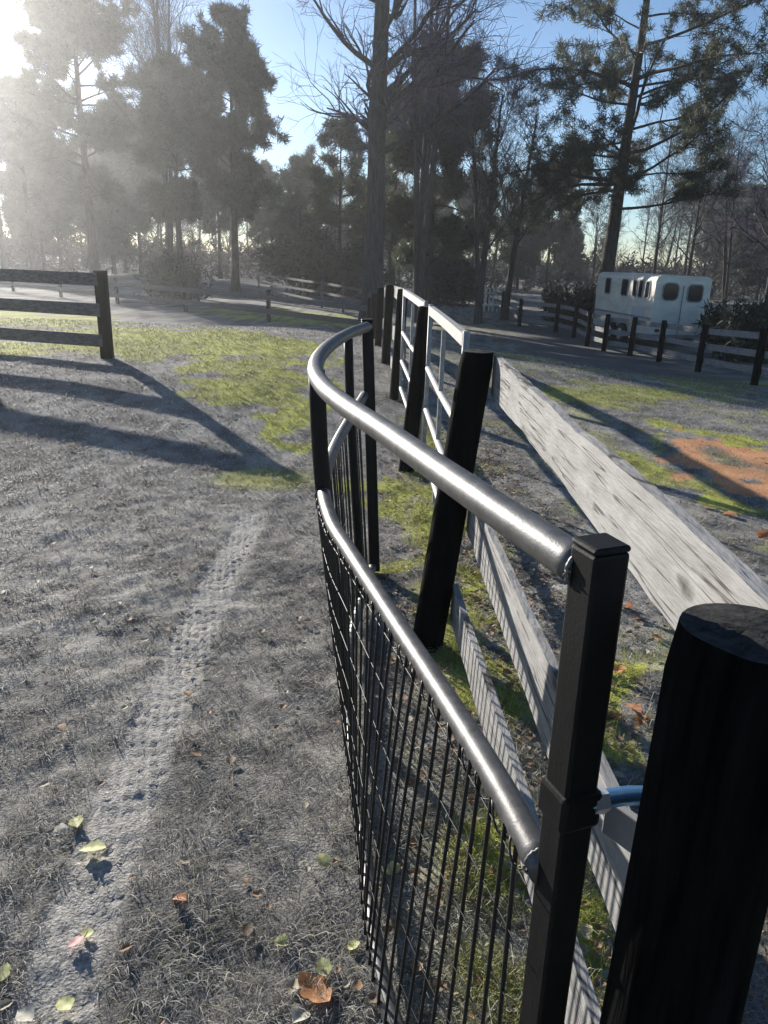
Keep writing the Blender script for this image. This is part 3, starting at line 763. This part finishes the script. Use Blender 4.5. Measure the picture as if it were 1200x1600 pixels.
def bare_tree(label, h, r, seed, m=(16, 7, 5), lean=(0, 0), t0=.3, up=.06, ang=(.5, 1.0), ln=(.25, .5), twig=M_twig, group=None, stems=1, spread=.4, minr=.006, name='bare_tree'):
    g = np.random.default_rng(seed); root = empty(name); tag(root, label, 'tree', group)
    Ts = []
    for s_ in range(stems):
        ln_ = (lean[0]+(g.normal(0, spread)*h*.25 if stems > 1 else 0), lean[1]+(g.normal(0, spread)*h*.25 if stems > 1 else 0))
        Ts.append(trunk_line(h*g.uniform(.85, 1), r*(1 if s_ == 0 else .75), g, ln_))
    P = np.concatenate([a for a, _ in Ts]); R = np.concatenate([b for _, b in Ts])
    MB().tubes(P, R, 10).build('trunk', M_bark, root)
    P1, R1 = kids(P, R, m[0], g, t0, .97, ang, ln, .40, 8, up=up, wig=.13, lnpow=.55)
    P2, R2 = kids(P1, R1, m[1], g, .2, 1, (.4, .9), (.3, .6), .62, 6, up=up*.8, wig=.16)
    MB().tubes(P1, np.maximum(R1, minr), 6).tubes(P2, np.maximum(R2, minr), 4).build('branches', M_bark, root)
    P3, R3 = kids(P2, R2, m[2], g, .15, 1, (.35, .9), (.35, .7), .7, 5, up=up*.5, wig=.2)
    P4, R4 = kids(P3, R3, 3, g, .3, 1, (.35, .8), (.4, .7), .8, 3, up=.03, wig=.2)
    MB().tubes(P3, np.maximum(R3, minr), 3).tubes(P4, np.maximum(R4, minr*.8), 3).build('twigs', twig, root)
    return root
def needles(C, D, n, g, L, w):
    """n needle triangles round each centre C pointing about D"""
    N_ = len(C); c = np.repeat(C, n, axis=0); d = nrm(np.repeat(D, n, axis=0)*.5+g.normal(size=(N_*n, 3)))
    l = (L*g.uniform(.6, 1.2, N_*n))[:, None]; s = nrm(np.cross(d, g.normal(size=d.shape)))*(w*g.uniform(.6, 1.3, N_*n))[:, None]
    st = c+g.normal(0, L*.22, c.shape)
    V = np.stack([st-s*.5, st+s*.5, st+d*l*.6+s*.5, st+d*l], 1).reshape(-1, 3)
    i = np.arange(N_*n)*4
    return V, np.stack([i, i+1, i+2, i+3], 1)
def pine(label, h, r, seed, crown0=.35, reach=3.0, limbs=46, sub=7, tuft=4, nn=9, L=.34, w=.04, lean=(0, 0), group=None, shape='pine', droop=-.02, m=M_needle, name='pine_tree', sink=0):
    g = np.random.default_rng(seed); root = empty(name); tag(root, label, 'tree', group)
    P, R = trunk_line(h, r, g, lean, wob=.006, top=.1)
    MB().tubes(P, R, 12).build('trunk', M_pbark, root)
    t = np.sort(g.uniform(crown0, .985, limbs)); t[0] = crown0
    s = t*13; i = np.minimum(s.astype(int), 12); f = (s-i)[:, None]
    pos = P[0][i]*(1-f)+P[0][i+1]*f
    az = np.arange(limbs)*2.4+g.normal(0, .4, limbs)
    q = (t-crown0)/(1-crown0)
    if shape == 'pine': ln = reach*(.55+.5*np.sin(pi*np.clip(q*.8+.18, 0, 1)))*(1-q**3*.55)*g.uniform(.55, 1.15, limbs); el = g.uniform(-.15, .3, limbs)+q*.6
    elif shape == 'cone': ln = reach*(1.05-q)*g.uniform(.8, 1.15, limbs)+.25; el = .15+q*.5+g.normal(0, .1, limbs)
    else: ln = reach*np.sqrt(np.clip(1-(q*1.7-.75)**2, .08, 1))*g.uniform(.5, 1.25, limbs); el = g.uniform(-.2, .5, limbs)+q*.5
    d = np.stack([np.cos(az)*np.cos(el), np.sin(az)*np.cos(el), np.sin(el)], 1); k = 7; out = [pos]; p = pos
    for _ in range(k-1):
        d = nrm(d+g.normal(0, .1, d.shape)+[0, 0, droop+.03]); p = p+d*(ln/(k-1))[:, None]; out.append(p)
    P1 = np.stack(out, 1); R1 = (r*.28*(1-q*.6))[:, None]*np.linspace(1, .25, k)[None]*np.clip(ln/reach, .4, 1)[:, None]
    P2, R2 = kids(P1, R1, sub, g, .3, 1, (.4, 1.1), (.22, .42), .6, 5, up=.06, wig=.15)
    MB().tubes(P1, np.maximum(R1, .008), 6).tubes(P2, np.maximum(R2, .006), 4).build('limbs', M_pbark, root)
    T = np.concatenate([P2[:, 2:].reshape(-1, 3), P1[:, 4:].reshape(-1, 3)])
    D = np.concatenate([np.repeat(nrm(P2[:, -1]-P2[:, 0]), 3, axis=0), np.repeat(nrm(P1[:, -1]-P1[:, 0]), 3, axis=0)])
    T = np.repeat(T, tuft, axis=0)+g.normal(0, .13, (len(T)*tuft, 3))*[.8, .8, .55]; D = np.repeat(D, tuft, axis=0)+[0, 0, .25]
    V, F = needles(T, D, nn, g, L, w)
    mesh_obj('foliage', V, F, m, root)
    return root
def shrub(label, w, h, seed, m=M_brush, group=None, n=900, name='shrub', L=.3, nw=.06):
    g = np.random.default_rng(seed); root = empty(name); tag(root, label, 'shrub', group)
    b = np.zeros((14, 3)); b[:, :2] = g.normal(0, w*.12, (14, 2)); a = g.uniform(0, 6.28, 14); e = g.uniform(.6, 1.4, 14)
    d = np.stack([np.cos(a)*np.cos(e)*w*.6, np.sin(a)*np.cos(e)*w*.6, np.sin(e)*h*.9], 1)
    tt = np.linspace(0, 1, 5)[None, :, None]; P = b[:, None]+d[:, None]*tt+g.normal(0, .04*h, (14, 5, 3))*tt
    R = np.linspace(.03, .012, 5)[None].repeat(14, 0)
    P2, R2 = kids(P, R, 8, g, .2, 1, (.4, 1), (.3, .6), .7, 4)
    MB().tubes(P, R, 5).tubes(P2, R2, 3).build('stems', M_bark, root)
    C = P2[:, 1:].reshape(-1, 3); C = np.repeat(C, max(1, n//len(C)+1), axis=0)+g.normal(0, .13*min(w, h), (len(C)*max(1, n//len(C)+1), 3))
    C[:, 2] = np.abs(C[:, 2])
    V, F = needles(C, np.tile([0, 0, .5], (len(C), 1)), 6, g, L, nw); mesh_obj('foliage', V, F, m, root)
    return root
def place(o, px, Yd, rz=0., sc=1., name=None):
    p = atY(px, 440, Yd); o.location = (float(p[0]), float(p[1]), gz(p[0], p[1])); o.rotation_euler = (0, 0, rz); o.scale = (sc,)*3
    return o

# --- key trees, one by one
place(bare_tree('tall bare tree with one thick straight trunk rising out of the picture in the centre', 21, .35, 11, (28, 8, 5), lean=(.3, 0), t0=.24, ang=(.75, 1.3), ln=(.15, .28), up=.05, twig=M_twigp), 580, 24)
place(bare_tree('many stemmed bare tree with upright purplish twigs right of the thick trunk', 16, .2, 12, (12, 6, 4), t0=.4, ang=(.3, .6), ln=(.2, .34), up=.12, twig=M_twigp, stems=4, spread=.35), 655, 32)
place(pine('dark dense pine directly behind and right of the thick bare trunk', 10.4, .2, 13, .22, 2.8, 46, 8, 5, 11, shape='oval'), 668, 37)
place(pine('dark pine half hidden behind the thick bare trunk', 9.2, .2, 14, .3, 2.2, 28, 7, 4, 9, shape='oval'), 612, 40, 1.)
place(pine('smaller thin crowned pine left of the thick bare trunk', 8.6, .16, 15, .4, 2.0, 34, 6, 4, 8), 530, 44)
place(pine('tall open pine with a dark leaning trunk behind the white trailer', 17.5, .34, 16, .27, 5.4, 62, 9, 5, 17, L=.27, w=.024, lean=(.5, 0)), 943, 33)
place(pine('tall dense pine at upper left in the glare', 20, .32, 17, .25, 3.5, 74, 8, 5, 13, L=.36, w=.042, shape='oval'), 150, 50)
place(pine('pine with dark rounded crown left of the patch of open blue sky', 13.1, .24, 18, .3, 2.3, 50, 8, 5, 13, L=.34, w=.04, shape='oval'), 368, 42)
place(pine('shorter dark pine between the two tall left pines', 9.9, .2, 19, .36, 2.0, 54, 8, 5, 13, L=.34, w=.04, shape='oval'), 283, 40)
place(bare_tree('bare tree with several pale stems between the left pines', 19, .22, 20, (22, 7, 5), t0=.4, ang=(.35, .8), ln=(.2, .36), up=.1, twig=M_twig, stems=3, spread=.22), 268, 48)
place(pine('hazy pine at the left edge of the picture', 12.5, .24, 22, .3, 2.4, 60, 8, 5, 13, L=.34, w=.04, shape='oval'), 55, 60)
place(bare_tree('pale bare tree at the upper left edge', 17.5, .22, 21, (20, 7, 5), t0=.4, twig=M_twigl, up=.08), 10, 62)
place(bare_tree('dark bare tree forking low left of the far white slatted gate', 10, .17, 23, (16, 7, 5), t0=.3, ang=(.35, .8), up=.09, stems=2, spread=.25), 752, 33)
place(bare_tree('dark bare tree with crooked limbs right of the low forking one', 9.5, .17, 24, (18, 7, 5), lean=(.7, 0), t0=.28, ang=(.5, 1.0), up=.06), 792, 36)
place(bare_tree('thin bare tree with purplish twigs at the upper right edge', 11, .14, 25, (22, 8, 5), t0=.3, ang=(.5, 1.), up=.07, twig=M_twigp), 1205, 30)
place(bare_tree('slender grey bare tree behind the right end of the white trailer', 9.2, .12, 26, (18, 7, 5), t0=.3, up=.08, twig=M_twigl), 1075, 40)
place(bare_tree('slender bare tree close to the tall open pine behind the trailer', 10, .12, 27, (16, 7, 5), t0=.35, up=.1, twig=M_twig), 1020, 44)
place(bare_tree('forked pale bare tree right of the trailer', 9.5, .13, 28, (18, 7, 5), t0=.25, up=.07, twig=M_twigl, stems=2), 1140, 42)
place(pine('low dark pine in the gap left of the thick bare trunk', 8.2, .18, 29, .25, 2.2, 60, 7, 5, 8, shape='oval'), 470, 60)

# --- the woodland behind: copies of a few trees
protoA = bare_tree('bare grey tree standing in the hazy woodland behind the field', 13, .17, 31, (16, 6, 4), t0=.3, twig=M_twigl, group='bare trees of the far woodland', minr=.012)
protoB = bare_tree('bare grey tree standing in the hazy woodland behind the field', 11.5, .15, 32, (18, 6, 4), t0=.22, twig=M_twig, group='bare trees of the far woodland', stems=2, minr=.012)
protoP = pine('dark pine standing in the hazy woodland behind the field', 13, .22, 33, .35, 2.6, 60, 7, 4, 8, L=.5, w=.09, group='pines of the far woodland')
protoC = pine('dark pine standing in the hazy woodland behind the field', 10, .2, 34, .18, 2.4, 70, 7, 4, 8, L=.5, w=.09, group='pines of the far woodland', shape='oval')
g_ = np.random.default_rng(41)
used = set()
row = []
for px in np.arange(-260, 1480, 33):
    row.append((px+g_.uniform(-14, 14), g_.uniform(66, 84), g_.choice(['A', 'B', 'A', 'B', 'P', 'C']), g_.uniform(.72, 1.0)))
for px in np.arange(-320, 1560, 30):
    row.append((px+g_.uniform(-14, 14), g_.uniform(90, 125), g_.choice(['A', 'B', 'C', 'B', 'A']), g_.uniform(.8, 1.15)))
for px, Yd, kd, sc in row:
    pr = {'A': protoA, 'B': protoB, 'P': protoP, 'C': protoC}[kd]
    if 20 < px < 60 or 420 < px < 470: sc *= .8
    if 420 < px < 1010:
        if kd in 'PC': kd = 'A'
        sc *= .8
        if Yd > 88 and g_.random() < .4: continue
    o = pr if kd not in used else copy_tree(pr); used.add(kd)
    place(o, px, Yd, g_.uniform(0, 6.28), sc)
# --- shrubs
place(shrub('dark evergreen thicket at the foot of the trees left of the thick trunk', 5.5, 2.8, 51, M_cedar, n=2200, name='thicket', L=.4, nw=.09), 515, 46)
place(shrub('dark low bush behind the cross fence in the left field', 2.0, 1.5, 52, M_cedar, n=900), 270, 34)
place(shrub('dark brushy bush at the foot of the low forking bare trees', 4.6, 2.0, 53, M_cedar, n=1500), 700, 46)
place(shrub('low dark bush beyond the far fence left of the trailer', 2.6, 1.2, 54, M_cedar, n=1200), 905, 34)
place(shrub('dark bush right of the white trailer behind the far fence', 2.4, 1.2, 55, M_cedar, n=1200), 1185, 23)
# far brush reads as one mass
g = np.random.default_rng(61); n = 5200
bx = g.uniform(-95, 95, n); by = g.uniform(62, 112, n)+np.abs(bx)*.05
hh = 1.0+3.2*fbm(bx*.13, by*.13, 71, 3)
C = np.stack([bx, by, terrain(bx, by)+g.random(n)**.8*hh], 1)
C = np.repeat(C, 3, axis=0)+g.normal(0, .45, (n*3, 3))
V, F = needles(C, np.tile([0, 0, .8], (len(C), 1)), 5, g, .75, .12)
o = mesh_obj('far_brush', V, F, M_brush); tag(o, 'grey brown winter brush filling the foot of the far woodland', 'brush', kind='stuff')

# ------------------------------------------------------------------ haze
hz = MB().box((0, 50, 10.5), (290, 170, 26)).build('haze', None, smooth=False)
m = bpy.data.materials.new('haze_air'); m.use_nodes = True; N = m.node_tree.nodes
N.remove(N['Principled BSDF']); pv = N.new('ShaderNodeVolumePrincipled')
pv.inputs['Color'].default_value = (.93, .95, .97, 1); pv.inputs['Density'].default_value = .0012; pv.inputs['Anisotropy'].default_value = .74
m.node_tree.links.new(pv.outputs[0], N['Material Output'].inputs['Volume']); hz.data.materials.append(m)
tag(hz, 'thin bright winter haze in the air', 'haze', kind='stuff')
